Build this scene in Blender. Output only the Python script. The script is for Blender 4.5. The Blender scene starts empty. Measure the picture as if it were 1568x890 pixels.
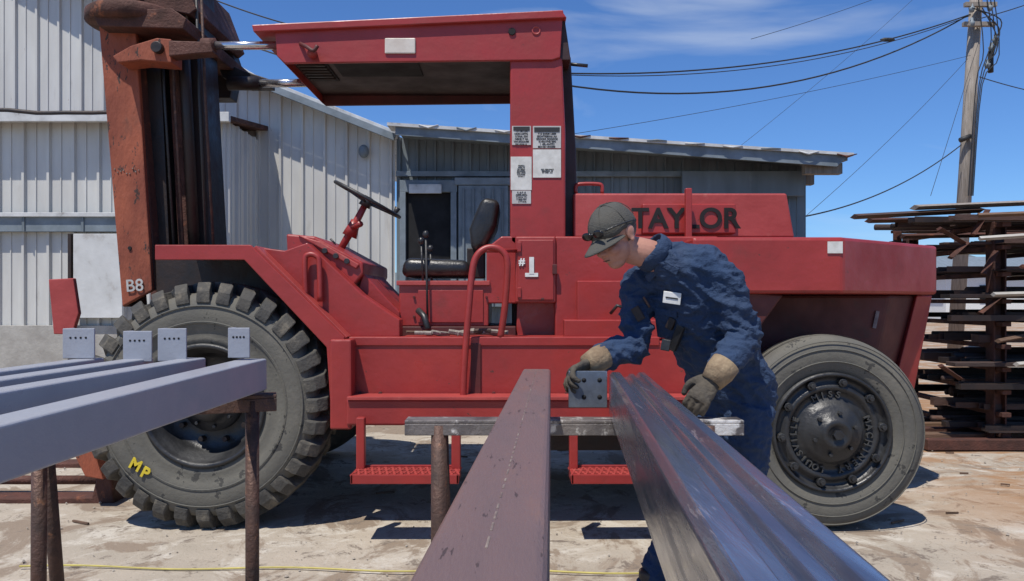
import bpy, bmesh, math, random
from mathutils import Vector, Matrix, noise
from mathutils.bvhtree import BVHTree
random.seed(7)
R=math.radians
F=1150.0; H=1.3; HZ=460.0
def M(u,v,Y):
    # layout by image pixel: (u,v) back-projected onto a vertical plane Y metres away -> metres
    return Vector(((u-784.0)*Y/F, Y, H+(HZ-v)*Y/F))
sc=bpy.context.scene
col=sc.collection
# ---------------------------------------------------------------- materials
def mk(name,c1,c2=None,scale=4,rough=.5,metal=0,bump=.1,bscale=60,c3=None,c3amt=.5,c3scale=2,stretch=None,rv=.15,coat=0,c3soft=.08,bdist=.01,c4=None,c4p=.66,c4scale=25):
    m=bpy.data.materials.new(name); m.use_nodes=True
    nt=m.node_tree; N=nt.nodes; L=nt.links
    b=N['Principled BSDF']
    tc=N.new('ShaderNodeTexCoord'); mp=N.new('ShaderNodeMapping')
    L.new(tc.outputs['Object'],mp.inputs['Vector'])
    if stretch: mp.inputs['Scale'].default_value=stretch
    def nz(s,d=3,r=.6):
        n=N.new('ShaderNodeTexNoise'); n.inputs['Scale'].default_value=s; n.inputs['Detail'].default_value=d
        n.inputs['Roughness'].default_value=r; L.new(mp.outputs[0],n.inputs['Vector']); return n
    n1=nz(scale)
    mix=N.new('ShaderNodeMixRGB'); mix.inputs[1].default_value=(*c1,1); mix.inputs[2].default_value=(*(c2 or c1),1)
    rp=N.new('ShaderNodeValToRGB'); rp.color_ramp.elements[0].position=.35; rp.color_ramp.elements[1].position=.65
    L.new(n1.outputs['Fac'],rp.inputs[0]); L.new(rp.outputs[0],mix.inputs[0])
    out=mix.outputs[0]
    if c3:
        n3=nz(c3scale,6,.7); r3=N.new('ShaderNodeValToRGB')
        p=1-c3amt; p=.35+.35*p
        r3.color_ramp.elements[0].position=p; r3.color_ramp.elements[1].position=min(1,p+c3soft)
        L.new(n3.outputs['Fac'],r3.inputs[0])
        m3=N.new('ShaderNodeMixRGB'); L.new(r3.outputs[0],m3.inputs[0]); L.new(out,m3.inputs[1]); m3.inputs[2].default_value=(*c3,1)
        out=m3.outputs[0]
    if c4:
        n5=nz(c4scale,4,.75); r5=N.new('ShaderNodeValToRGB')
        r5.color_ramp.elements[0].position=c4p; r5.color_ramp.elements[1].position=c4p+.02
        L.new(n5.outputs['Fac'],r5.inputs[0])
        m5=N.new('ShaderNodeMixRGB'); L.new(r5.outputs[0],m5.inputs[0]); L.new(out,m5.inputs[1]); m5.inputs[2].default_value=(*c4,1)
        out=m5.outputs[0]
    L.new(out,b.inputs['Base Color'])
    b.inputs['Metallic'].default_value=metal
    mr=N.new('ShaderNodeMapRange'); mr.inputs['To Min'].default_value=max(0.03,rough-rv); mr.inputs['To Max'].default_value=min(1,rough+rv)
    mr.inputs['From Min'].default_value=.3;mr.inputs['From Max'].default_value=.7
    L.new(n1.outputs['Fac'],mr.inputs[0]); L.new(mr.outputs[0],b.inputs['Roughness'])
    if coat: b.inputs['Coat Weight'].default_value=coat
    if bump:
        nb=nz(bscale,3); bp=N.new('ShaderNodeBump'); bp.inputs['Strength'].default_value=bump; bp.inputs['Distance'].default_value=bdist
        L.new(nb.outputs['Fac'],bp.inputs['Height']); L.new(bp.outputs[0],b.inputs['Normal'])
    return m
RED=mk('red_paint',(.33,.034,.028),(.26,.025,.022),2.5,.4,0,.4,9,c3=(.17,.034,.026),c3amt=.36,c3scale=4,c3soft=.3,c4=(.09,.035,.025),c4p=.68,c4scale=14)
RED2=mk('red_paint_faded',(.40,.065,.055),(.3,.038,.033),3,.45,0,.4,12,c3=(.46,.17,.13),c3amt=.25,c3scale=7,c3soft=.25,c4=(.1,.04,.03),c4p=.68,c4scale=16)
REDD=mk('red_paint_dirty_shaded',(.1,.014,.012),(.06,.012,.01),3,.6,0,.3,14,c3=(.03,.02,.015),c3amt=.45,c3scale=4,c3soft=.3)  # dirt blotches on a darker red; overhang shade is put into the colour
REDK=mk('red_paint_shaded',(.035,.01,.009),(.02,.008,.008),3,.6,0,.3,14)  # near-black red: shade on post side and guard underside painted into the colour
DARK=mk('dark_greasy_steel',(.018,.014,.013),(.035,.02,.015),6,.55,.2,.3,30)
BLACK=mk('black_paint',(.016,.016,.017),(.03,.03,.03),6,.45,0,.3,40,c3=(.07,.06,.05),c3amt=.2,c3scale=6,c3soft=.3)
VINYL=mk('black_vinyl',(.014,.014,.015),(.02,.02,.02),6,.35,0,.25,90)
RUST=mk('rusty_orange_paint',(.34,.085,.035),(.2,.05,.027),4,.75,0,.6,40,c3=(.1,.04,.025),c3amt=.5,c3scale=5,stretch=(1,1,.4),c3soft=.22,c4=(.045,.025,.02),c4p=.6,c4scale=18)
RUSTD=mk('dark_rust',(.1,.035,.022),(.05,.022,.016),6,.8,.1,.6,60,c3=(.2,.07,.035),c3amt=.3,c3scale=8)
RACKS=mk('stock_steel_rusted',(.085,.045,.032),(.045,.03,.026),5,.75,.1,.5,60,c3=(.16,.075,.045),c3amt=.3,c3scale=6,stretch=(.3,1,1),c3soft=.15)
TYRE=mk('tyre_rubber',(.095,.09,.076),(.13,.122,.1),4,.85,0,.3,50,c3=(.2,.18,.145),c3amt=.4,c3scale=3,c3soft=.3,c4=(.05,.048,.043),c4p=.6,c4scale=8)
TREAD=mk('tread_rubber',(.04,.038,.034),(.09,.082,.068),9,.85,0,.5,60,c3=(.19,.165,.125),c3amt=.45,c3scale=9,c3soft=.2)
MILL=mk('mill_scale_steel',(.36,.39,.46),(.17,.2,.27),4,.24,.85,.1,50,c3=(.21,.14,.12),c3amt=.2,c3scale=4,stretch=(7,.4,7),c3soft=.3,c4=(.6,.6,.62),c4p=.62,c4scale=7,rv=.12)
BROWN=mk('rust_bloom_steel',(.25,.165,.15),(.18,.125,.12),3,.45,.35,.2,70,c3=(.31,.18,.13),c3amt=.38,c3scale=5,stretch=(4,.6,4),c3soft=.3,c4=(.1,.07,.065),c4p=.62,c4scale=12)
PRIM=mk('grey_primer',(.32,.33,.365),(.28,.29,.32),5,.42,.05,.12,60,c3=(.2,.2,.21),c3amt=.15,c3scale=8,c3soft=.2)
GALV=mk('cut_steel_plate',(.22,.25,.29),(.13,.15,.18),12,.42,.7,.15,60)
SAW=mk('worn_steel_bar',(.1,.09,.09),(.2,.18,.17),9,.55,.4,.4,60,c3=(.62,.6,.57),c3amt=.42,c3scale=6,c3soft=.06)
SAWR=mk('rusty_steel_pipe',(.11,.06,.045),(.06,.04,.035),12,.65,.4,.5,70,c3=(.2,.1,.06),c3amt=.3,c3scale=20)
WHITEW=mk('white_metal_siding',(.58,.57,.53),(.48,.47,.44),2,.5,.0,.15,12,c3=(.3,.27,.23),c3amt=.25,c3scale=3,stretch=(1.6,1,.35),c3soft=.3,c4=(.2,.1,.06),c4p=.72,c4scale=12)
GREYW=mk('blue_grey_siding',(.16,.19,.21),(.115,.14,.155),2,.6,0,.15,12,c3=(.3,.32,.33),c3amt=.3,c3scale=3,stretch=(1.6,1,.35),c3soft=.3)
GREYT=mk('blue_grey_trim',(.2,.235,.26),(.14,.17,.19),5,.6,0,.2,20)
TRIM=mk('white_roof_trim',(.6,.6,.58),(.42,.42,.41),5,.5,0,.1,20,c3=(.12,.09,.07),c3amt=.3,c3scale=5,c3soft=.15)
CONC=mk('concrete',(.4,.38,.34),(.3,.28,.25),5,.9,0,.4,30)
WOODP=mk('weathered_wood',(.3,.26,.22),(.2,.17,.14),9,.85,0,.5,30,stretch=(4,4,.3))
WOODB=mk('brown_timber',(.16,.09,.055),(.09,.055,.035),9,.85,0,.5,30,stretch=(.4,4,4))
CHROME=mk('bright_rod',(.6,.6,.62),(.5,.5,.52),8,.22,.9,.05,40)
YEL=mk('yellow_plastic',(.65,.5,.03),(.5,.38,.03),9,.5,0,.1)
YELC=mk('yellow_cord',(.5,.42,.1),(.38,.32,.1),9,.6,0,.1)
WHITEP=mk('white_paint',(.75,.74,.7),(.6,.6,.57),20,.6,0,.1)
DOORW=mk('white_door_paint',(.62,.62,.6),(.5,.5,.48),3,.5,0,.2,20,c3=(.3,.26,.22),c3amt=.3,c3scale=3,c3soft=.2)
GREYP=mk('faded_white_paint',(.2,.17,.17),(.13,.1,.1),20,.7,0,.1)
CLOTH=mk('navy_coverall_cloth',(.014,.032,.074),(.02,.043,.095),4,.9,0,.6,38,c3=(.034,.062,.11),c3amt=.3,c3scale=7,c3soft=.3,bdist=.02)
SKIN=mk('skin',(.44,.22,.155),(.37,.17,.12),14,.5,0,.15,150)
HAIR=mk('grey_brown_hair',(.09,.065,.05),(.16,.13,.11),60,.8,0,.6,200)
CAPM=mk('grey_cap_cloth',(.06,.058,.05),(.085,.08,.068),14,.92,0,.5,160)
GLOVE=mk('dark_work_glove',(.045,.038,.03),(.09,.075,.055),22,.85,0,.5,70,c3=(.15,.12,.08),c3amt=.3,c3scale=12,c3soft=.2)
CUFF=mk('tan_glove_cuff',(.3,.22,.13),(.2,.14,.085),22,.85,0,.5,70)
BOOT=mk('boot_leather',(.04,.028,.02),(.07,.05,.035),14,.6,0,.4,80)
VOID=mk('dark_interior',(.006,.006,.007),None,5,.9,0,0)
CABLE=mk('black_cable',(.02,.02,.02),None,5,.6,0,0)
PAPL=mk('faded_label',(.66,.65,.6),(.5,.49,.45),14,.5,0,0,c3=(.35,.3,.26),c3amt=.2,c3scale=12,c3soft=.2)
PAPD=mk('printed_label',(.5,.49,.46),(.4,.39,.37),14,.5,0,0,c3=(.22,.2,.18),c3amt=.3,c3scale=16,c3soft=.2)
# ---------------------------------------------------------------- mesh helpers
def empty(name,loc=(0,0,0)):
    o=bpy.data.objects.new(name,None); o.empty_display_size=.2; col.objects.link(o); return o
def obj(name,verts,faces,mat,parent=None,smooth=False,bevel=0,seg=2):
    me=bpy.data.meshes.new(name); me.from_pydata([tuple(v) for v in verts],[],faces); me.update()
    bm=bmesh.new(); bm.from_mesh(me); bmesh.ops.recalc_face_normals(bm,faces=bm.faces[:]); bm.to_mesh(me); bm.free()
    o=bpy.data.objects.new(name,me); col.objects.link(o)
    if mat: me.materials.append(mat)
    if smooth:
        for p in me.polygons:p.use_smooth=True
    if bevel:
        b=o.modifiers.new('bev','BEVEL'); b.width=bevel; b.segments=seg; b.limit_method='ANGLE'; b.angle_limit=R(35)
    if parent:o.parent=parent
    return o
BOXF=[(0,1,2,3),(4,7,6,5),(0,4,5,1),(1,5,6,2),(2,6,7,3),(3,7,4,0)]
def box(name,x0,x1,y0,y1,z0,z1,mat,parent=None,bevel=.004):
    vs=[(x0,y0,z0),(x1,y0,z0),(x1,y0,z1),(x0,y0,z1),(x0,y1,z0),(x1,y1,z0),(x1,y1,z1),(x0,y1,z1)]
    return obj(name,vs,BOXF,mat,parent,False,bevel)
def obox(name,c,ax,ay,az,sx,sy,sz,mat,parent=None,bevel=.004):
    c=Vector(c);vs=[]
    for y in (-1,1):
        for x,z in((-1,-1),(1,-1),(1,1),(-1,1)):
            vs.append(c+ax*(x*sx/2)+ay*(y*sy/2)+az*(z*sz/2))
    return obj(name,vs,BOXF,mat,parent,False,bevel)
def prism(name,uv,Y0,Y1,mat,parent=None,bevel=.006,Ys=None):
    P=[M(u,v,Ys or Y0) for u,v in uv]; n=len(P)
    vs=[(p.x,Y0,p.z) for p in P]+[(p.x,Y1,p.z) for p in P]
    fs=[tuple(range(n)),tuple(range(2*n-1,n-1,-1))]+[(i,(i+1)%n,n+(i+1)%n,n+i) for i in range(n)]
    return obj(name,vs,fs,mat,parent,False,bevel)
def bx(name,u0,v0,u1,v1,Y0,Y1,mat,parent=None,bevel=.006):
    return prism(name,[(u0,v0),(u1,v0),(u1,v1),(u0,v1)],Y0,Y1,mat,parent,bevel)
def plan(name,pts,z0,z1,mat,parent=None,bevel=.01,top=None):
    n=len(pts);t=top or pts
    vs=[(x,y,z0) for x,y in pts]+[(x,y,z1) for x,y in t]
    fs=[tuple(range(n)),tuple(range(2*n-1,n-1,-1))]+[(i,(i+1)%n,n+(i+1)%n,n+i) for i in range(n)]
    return obj(name,vs,fs,mat,parent,False,bevel)
def catm(pts,k):
    P=[Vector(p) for p in pts]
    if len(P)<3:return P
    out=[]
    for i in range(len(P)-1):
        p0=P[max(i-1,0)];p1=P[i];p2=P[i+1];p3=P[min(i+2,len(P)-1)]
        for j in range(k):
            t=j/k
            out.append(.5*((2*p1)+(p2-p0)*t+(2*p0-5*p1+4*p2-p3)*t*t+(3*p1-p0-3*p2+p3)*t**3))
    out.append(P[-1]);return out
def sweep(pts,rad,n=10,ref=None,k=0):
    """tube through pts; rad = list of r or (a,b)"""
    P=[Vector(p) for p in pts]
    rr=[(r,r) if not isinstance(r,(tuple,list)) else r for r in (rad if isinstance(rad,list) else [rad]*len(P))]
    if k and len(P)>2:
        R3=[Vector((a,b,0)) for a,b in rr]; P=catm(P,k); rr=[(v.x,v.y) for v in catm(R3,k)]
    vs=[];fs=[];s=Vector(ref) if ref else None
    for i,p in enumerate(P):
        t=(P[min(i+1,len(P)-1)]-P[max(i-1,0)]).normalized()
        if s is None:
            s=t.orthogonal()
        base=Vector(ref) if ref else s
        q=(base-t*base.dot(t)).normalized(); s=q; w=t.cross(q)
        a,b=rr[i]
        for j in range(n):
            th=2*math.pi*j/n; vs.append(p+q*(a*math.cos(th))+w*(b*math.sin(th)))
    m=len(P)
    for i in range(m-1):
        for j in range(n):
            fs.append((i*n+j,i*n+(j+1)%n,(i+1)*n+(j+1)%n,(i+1)*n+j))
    fs.append(tuple(range(n-1,-1,-1)));fs.append(tuple((m-1)*n+j for j in range(n)))
    return vs,fs
def tube(name,pts,r,mat,parent=None,n=10,k=0,ref=None):
    v,f=sweep(pts,r,n,ref,k); return obj(name,v,f,mat,parent,True) if n>6 else obj(name,v,f,mat,parent)
def cylY(name,c,r,y0,y1,mat,parent=None,n=32,bevel=.004):
    vs=[];
    for y in (y0,y1):
        for j in range(n):
            a=2*math.pi*j/n; vs.append((c[0]+r*math.cos(a),y,c[1]+r*math.sin(a)))
    fs=[tuple(range(n)),tuple(range(2*n-1,n-1,-1))]+[(i,(i+1)%n,n+(i+1)%n,n+i) for i in range(n)]
    return obj(name,vs,fs,mat,parent,False,bevel)
def lathe(name,prof,cx,cy,cz,mat,parent=None,n=96):
    vs=[];fs=[];m=len(prof)
    for j in range(n):
        a=2*math.pi*j/n
        for r,y in prof: vs.append((cx+r*math.cos(a),cy+y,cz+r*math.sin(a)))
    for j in range(n):
        for i in range(m-1):
            fs.append((j*m+i,j*m+i+1,((j+1)%n)*m+i+1,((j+1)%n)*m+i))
    o=obj(name,vs,fs,mat,parent,True)
    return o
def ell(c,r,rot=None,seg=20,ring=12):
    vs=[];fs=[];rot=rot or Matrix.Identity(3);c=Vector(c)
    for i in range(ring+1):
        th=math.pi*i/ring
        for j in range(seg):
            ph=2*math.pi*j/seg
            vs.append(c+rot@Vector((r[0]*math.sin(th)*math.cos(ph),r[1]*math.sin(th)*math.sin(ph),r[2]*math.cos(th))))
    for i in range(ring):
        for j in range(seg):
            fs.append((i*seg+j,i*seg+(j+1)%seg,(i+1)*seg+(j+1)%seg,(i+1)*seg+j))
    return vs,fs
def merge(parts):
    V=[];Fc=[]
    for v,f in parts:
        o=len(V);V+=[Vector(x) for x in v];Fc+=[tuple(i+o for i in q) for q in f]
    return V,Fc
def remesh(name,parts,vox,mat,parent,smooth=6,disp=0,dscale=.08):
    V,Fc=merge(parts)
    me=bpy.data.meshes.new(name);me.from_pydata([tuple(v) for v in V],[],Fc)
    bm=bmesh.new();bm.from_mesh(me);bmesh.ops.remove_doubles(bm,verts=bm.verts[:],dist=1e-5);bmesh.ops.recalc_face_normals(bm,faces=bm.faces[:]);bm.to_mesh(me);bm.free()
    o=bpy.data.objects.new(name,me);col.objects.link(o)
    m=o.modifiers.new('r','REMESH');m.mode='VOXEL';m.voxel_size=vox
    if smooth:
        s=o.modifiers.new('s','SMOOTH');s.iterations=smooth;s.factor=.5
    dg=bpy.context.evaluated_depsgraph_get();dg.update()
    me2=bpy.data.meshes.new_from_object(o.evaluated_get(dg));o.modifiers.clear();o.data=me2
    me2.materials.clear();me2.materials.append(mat)
    if disp:
        ns=[v.normal.copy() for v in me2.vertices]
        for v,nn in zip(me2.vertices,ns):
            d=disp(v.co) ; v.co=v.co+nn*d
    for p in me2.polygons:p.use_smooth=True
    o.parent=parent
    return o
def text(name,s,size,loc,mat,parent=None,roty=0,ext=.002,bold=0,sx=1):
    c=bpy.data.curves.new(name,'FONT');c.body=s;c.size=size;c.align_x='CENTER';c.align_y='CENTER';c.extrude=ext;c.offset=bold
    o=bpy.data.objects.new(name,c);col.objects.link(o)
    dg=bpy.context.evaluated_depsgraph_get();dg.update()
    me=bpy.data.meshes.new_from_object(o.evaluated_get(dg));bpy.data.objects.remove(o)
    o=bpy.data.objects.new(name,me);col.objects.link(o);me.materials.clear();me.materials.append(mat)
    me.transform(Matrix.Translation(loc)@Matrix.Rotation(roty,4,'Y')@Matrix.Rotation(R(90),4,'X')@Matrix.Diagonal((sx,1,1,1)))
    if parent:o.parent=parent
    return o
X=Vector((1,0,0));Yv=Vector((0,1,0));Z=Vector((0,0,1))
# ================================================================= GROUND
def ground():
    m=bpy.data.materials.new('stained_yard_surface');m.use_nodes=True;nt=m.node_tree;N=nt.nodes;L=nt.links;b=N['Principled BSDF']
    tc=N.new('ShaderNodeTexCoord')
    def nz(s,d=6,r=.6,st=(1,1,1),off=(0,0,0),dist=0):
        mp=N.new('ShaderNodeMapping');mp.inputs['Scale'].default_value=st;mp.inputs['Location'].default_value=off;L.new(tc.outputs['Object'],mp.inputs[0])
        n=N.new('ShaderNodeTexNoise');n.inputs['Scale'].default_value=s;n.inputs['Detail'].default_value=d;n.inputs['Roughness'].default_value=r;n.inputs['Distortion'].default_value=dist;L.new(mp.outputs[0],n.inputs['Vector']);return n
    def ramp(src,p0,p1):
        r=N.new('ShaderNodeValToRGB');r.color_ramp.elements[0].position=p0;r.color_ramp.elements[1].position=p1;L.new(src,r.inputs[0]);return r.outputs[0]
    def mix(f,a,c):
        x=N.new('ShaderNodeMixRGB');L.new(f,x.inputs[0])
        if isinstance(a,tuple):x.inputs[1].default_value=(*a,1)
        else:L.new(a,x.inputs[1])
        x.inputs[2].default_value=(*c,1);return x.outputs[0]
    c=mix(ramp(nz(.8,3).outputs[0],.35,.65),(.42,.36,.285),(.33,.285,.225))
    c=mix(ramp(nz(2.6,8,.75,(1,1,1),(5,2,0),.8).outputs[0],.5,.6),c,(.48,.435,.365))
    c=mix(ramp(nz(1.6,8,.7,(1,.8,1),(1,7,0),1.2).outputs[0],.51,.57),c,(.24,.185,.135))
    c=mix(ramp(nz(5,8,.75,(1,1,1),(9,1,0),.5).outputs[0],.56,.62),c,(.17,.135,.105))
    c=mix(ramp(nz(40,4,.7).outputs[0],.62,.7),c,(.2,.165,.13))
    gx=N.new('ShaderNodeSeparateXYZ');L.new(tc.outputs['Object'],gx.inputs[0])
    mr=N.new('ShaderNodeMapRange');mr.inputs['From Min'].default_value=2.2;mr.inputs['From Max'].default_value=3.6;L.new(gx.outputs[0],mr.inputs[0])
    ml=N.new('ShaderNodeMath');ml.operation='MULTIPLY';L.new(mr.outputs[0],ml.inputs[0]);L.new(ramp(nz(1.3,8,.7,(.6,1.4,1),(3,3,0),.8).outputs[0],.44,.56),ml.inputs[1])
    c=mix(ml.outputs[0],c,(.3,.17,.085))
    L.new(c,b.inputs['Base Color']);b.inputs['Roughness'].default_value=.92
    bp=N.new('ShaderNodeBump');bp.inputs['Strength'].default_value=.5;bp.inputs['Distance'].default_value=.025;L.new(nz(11,6,.72).outputs[0],bp.inputs['Height']);L.new(bp.outputs[0],b.inputs['Normal'])
    xs=[-400,-120,-40,-15]+[-10+i*.25 for i in range(81)]+[15,40,120,400]
    ys=[-60,-20,-5]+[-1+i*.25 for i in range(53)]+[16,30,80,200,600]
    vs=[];nx=len(xs)
    for y in ys:
        for x in xs:
            z=0
            if -10<x<10 and -1<y<12: z=(noise.noise(Vector((x*.9,y*.9,0)))*.014-.012)
            vs.append((x,y,z))
    fs=[(j*nx+i,j*nx+i+1,(j+1)*nx+i+1,(j+1)*nx+i) for j in range(len(ys)-1) for i in range(nx-1)]
    o=obj('ground',vs,fs,m,None,True)
ground()
V=[];Fc=[]
for i in range(900):
    y=random.uniform(2.9,9.5);x=random.uniform(-y*.72,y*.72);s=random.choice([.004,.005,.007,.009,.013 if random.random()<.3 else .006])
    b0=len(V)
    for k in range(6):
        d=[(1,0,0),(-1,0,0),(0,1,0),(0,-1,0),(0,0,.7),(0,0,-.7)][k]
        V.append(Vector((x,y,-.004))+Vector(d)*s*random.uniform(.7,1.3))
    Fc+=[tuple(b0+q for q in t) for t in((0,2,4),(2,1,4),(1,3,4),(3,0,4),(2,0,5),(1,2,5),(3,1,5),(0,3,5))]
obj('gravel',V,Fc,mk('stone_chips',(.36,.32,.27),(.2,.17,.14),20,.9,0,.2),None)
V=[];Fc=[]
for i in range(26):
    y=random.uniform(4.4,7);x=random.uniform(-2.8,4.6);l=random.uniform(.03,.14);w=random.uniform(.005,.012);a=random.uniform(-.5,.5);b0=len(V)
    d=Vector((math.cos(a),math.sin(a),0));n=Vector((-d.y,d.x,0))
    for z in (-.008,.003):
        for p,q in((-1,-1),(1,-1),(1,1),(-1,1)):V.append(Vector((x,y,z))+d*l*p/2+n*w*q/2)
    Fc+=[tuple(b0+q for q in t) for t in((0,1,2,3),(4,7,6,5),(0,4,5,1),(1,5,6,2),(2,6,7,3),(3,7,4,0))]
obj('wood_splinters',V,Fc,WOODB,None)
pts=[(-2.4,3.66,.004)]
for i in range(1,24):
    pts.append((-2.4+i*.15,3.66+.02*math.sin(i*.9)-.004*i,.004))
pts+= [(1.4,3.5,.004),(2.2,3.3,.004)]
tube('extension_cord',pts,.0048,YELC,None,8,2)
# ================================================================= SKY / LIGHT
w=bpy.data.worlds.new('World');sc.world=w;w.use_nodes=True;nt=w.node_tree;N=nt.nodes;L=nt.links
bg=N['Background'];sky=N.new('ShaderNodeTexSky');sky.sky_type='NISHITA';sky.sun_disc=False
sun_dir=Vector((-.24,-.40,1)).normalized()
sky.sun_elevation=math.asin(sun_dir.z);sky.sun_rotation=math.atan2(sun_dir.x,sun_dir.y)
sky.air_density=1.0;sky.dust_density=.1;sky.ozone_density=3
tint=N.new('ShaderNodeMixRGB');tint.blend_type='MULTIPLY';tint.inputs[0].default_value=1;tint.inputs[2].default_value=(.68,1.02,1.5,1);L.new(sky.outputs[0],tint.inputs[1])
tc=N.new('ShaderNodeTexCoord');mp=N.new('ShaderNodeMapping');mp.inputs['Scale'].default_value=(1.2,1.2,4.5);mp.inputs['Rotation'].default_value=(0,R(14),0)
L.new(tc.outputs['Generated'],mp.inputs[0]);nz=N.new('ShaderNodeTexNoise');nz.inputs['Scale'].default_value=2.1;nz.inputs['Detail'].default_value=6;nz.inputs['Roughness'].default_value=.5;nz.inputs['Distortion'].default_value=.6
L.new(mp.outputs[0],nz.inputs[0]);rp=N.new('ShaderNodeValToRGB');rp.color_ramp.elements[0].position=.55;rp.color_ramp.elements[1].position=.88;rp.color_ramp.elements[1].color=(.65,.65,.65,1)
L.new(nz.outputs[0],rp.inputs[0]);mx=N.new('ShaderNodeMixRGB');mx.inputs[2].default_value=(8.5,9.2,10.0,1);L.new(rp.outputs[0],mx.inputs[0]);L.new(tint.outputs[0],mx.inputs[1]);L.new(mx.outputs[0],bg.inputs[0])
bg.inputs[1].default_value=.09
sl=bpy.data.lights.new('sun','SUN');sl.energy=5.0;sl.angle=R(.5);sl.color=(1,.95,.87);so=bpy.data.objects.new('sun',sl);col.objects.link(so);so.rotation_euler=(-sun_dir).to_track_quat('-Z','Y').to_euler()
# ================================================================= CAMERA
cam=bpy.data.cameras.new('camera');cam.sensor_width=36;cam.lens=36*F/1568;cam.shift_y=-(445-HZ)/1568;cam.clip_end=2000;cam.clip_start=.05
cam.dof.use_dof=False
co=bpy.data.objects.new('camera',cam);col.objects.link(co);co.location=(0,0,H);co.rotation_euler=(R(90),0,0);sc.camera=co
sc.view_settings.view_transform='Standard';sc.view_settings.look='None';sc.view_settings.exposure=0
# ================================================================= BUILDINGS
def corr(name,x0,x1,y,zt,zb,mat,parent,pitch=.3,dep=.035,alongy=False,y1=None):
    prof=[(0,0),(.1,0),(.14,-1),(.24,-1),(.28,0),(.62,0),(.64,-.35),(.68,-.35),(.7,0)]
    vs=[];x=x0;cols=[]
    while x<x1:
        for a,d in prof:
            xx=x+a*pitch
            if xx<x1: cols.append((xx,d*dep))
        x+=pitch
    cols.append((x1,0))
    for xx,d in cols:
        t=zt(xx) if callable(zt) else zt
        b=zb(xx) if callable(zb) else zb
        if alongy: vs+= [(y-d,xx,b),(y-d,xx,t)]
        else: vs+= [(xx,y+d,b),(xx,y+d,t)]
    fs=[(2*i,2*i+2,2*i+3,2*i+1) for i in range(len(cols)-1)]
    return obj(name,vs,fs,mat,parent)
YB=10.2
wb=empty('white_metal_building')
xg=(605-784)*YB/F
def gz(x): # gable roofline
    u0,v0=605,214;p=M(u0,v0,YB);q=M(400,132,YB); s=(q.z-p.z)/(p.x-q.x);s2=s*1.45
    return p.z+(p.x-x)*s if x>q.x else q.z+(q.x-x)*s2
qx=M(400,132,YB).x
corr('gable_wall',-9.5,xg,YB,lambda x:gz(x),0,WHITEW,wb)
for nm,xa_,xb_ in (('lower',xg+.05,qx),('upper',qx,-9.5)):
    a=Vector((xa_,YB-.3,gz(xa_)+.0));b_=Vector((xb_,YB-.3,gz(xb_)+.0))
    d=(b_-a).normalized();n=Vector((-d.z,0,d.x));n=n if n.z>0 else -n
    obox('roof_sheet_'+nm,(a+b_)/2+Vector((0,3.2,.05)),d,Yv,n,(b_-a).length,6.4,.05,TRIM,wb)
    obox('rake_trim_'+nm,(a+b_)/2+Vector((0,-.02,-.02)),d,Yv,n,(b_-a).length,.04,.09,GREYT,wb)
xl=(345-784)*9/F;zl=M(0,186,9).z
corr('lean_to_wall',-9.5,xl,9.0,zl,1.0,WHITEW,wb)
corr('lean_to_side',9.0,YB,xl,zl+.02,.02,WHITEW,wb,alongy=True)
obj('lean_to_roof',[(-9.5,8.78,zl+.02),(xl+.12,8.78,zl+.02),(xl+.12,YB,zl+.22),(-9.5,YB,zl+.22),(-9.5,8.78,zl-.03),(xl+.12,8.78,zl-.03),(xl+.12,YB,zl+.16),(-9.5,YB,zl+.16)],BOXF,RUSTD,wb)
box('lean_to_gutter',-9.5,xl+.14,8.74,8.8,zl-.06,zl+.05,TRIM,wb)
tube('gutter_debris',[(-9.5+i*.33,8.76,zl+.04+random.uniform(-.01,.03)) for i in range(19)],.03,DARK,wb,8,2)
z1=M(0,330,9).z;z2=M(0,356,9).z
box('girt_beam',-9.5,xl,8.9,8.96,z2,z1,GREYT,wb)
box('girt_ledge',-9.5,xl,8.86,8.9,z1-.03,z1+.02,TRIM,wb)
for k in range(8): box('girt_rib_%d'%k,-8.6+k*.7,-8.57+k*.7,8.885,8.9,z2,z1-.03,GREYW,wb,0)
box('concrete_base',-9.5,xl,8.93,8.99,0,1.0,CONC,wb)
p0=M(112,358,8.85);p1=M(187,487,8.85)
box('white_door',p0.x,p1.x,8.85,8.9,p1.z,p0.z,DOORW,wb)
box('door_jamb',p0.x-.06,p0.x-.02,8.84,8.92,.4,p0.z,DARK,wb)
tube('downpipe',[(-6.62,8.7,.2),(-6.62,8.7,1.9),(-6.7,8.75,3.3)],.035,CONC,wb)
for k in range(3):
    tube('conduit_%d'%k,[(-7.2+.12*k,8.8,.8),(-7.15+.12*k,8.8,2.1),(-6.9+.12*k,8.75,2.6+.1*k)],.015,DARK,wb,8,4)
p=M(557,232,10.1);v,f=ell(p,(.07,.07,.09));obj('yard_lamp',v,f,GREYT,wb,True)
gb=empty('grey_metal_building')
YG=10.2;YE=9.55
def ez(x):
    a=M(610,192,YE);b=M(1298,240,YE);t=(x-a.x)/(b.x-a.x);return a.z+(b.z-a.z)*t
xr=M(1232,0,YG).x
corr('front_wall',xg+.02,xr,YG,lambda x:ez(x)-.02,0,GREYW,gb,.24,.03)
corr('end_wall',YG,YG+6,xr,ez(xr)-.05,0,GREYW,gb,.24,.03,alongy=True)
xa=M(606,0,YE).x;xb=M(1298,0,YE).x
obj('roof',[(xa,YE,ez(xa)-.05),(xb,YE,ez(xb)-.05),(xb,YE,ez(xb)),(xa,YE,ez(xa)),(xa,YE+7,ez(xa)+.15),(xb,YE+7,ez(xb)+.15),(xb,YE+7,ez(xb)+.2),(xa,YE+7,ez(xa)+.2)],BOXF,GREYT,gb)
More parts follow.
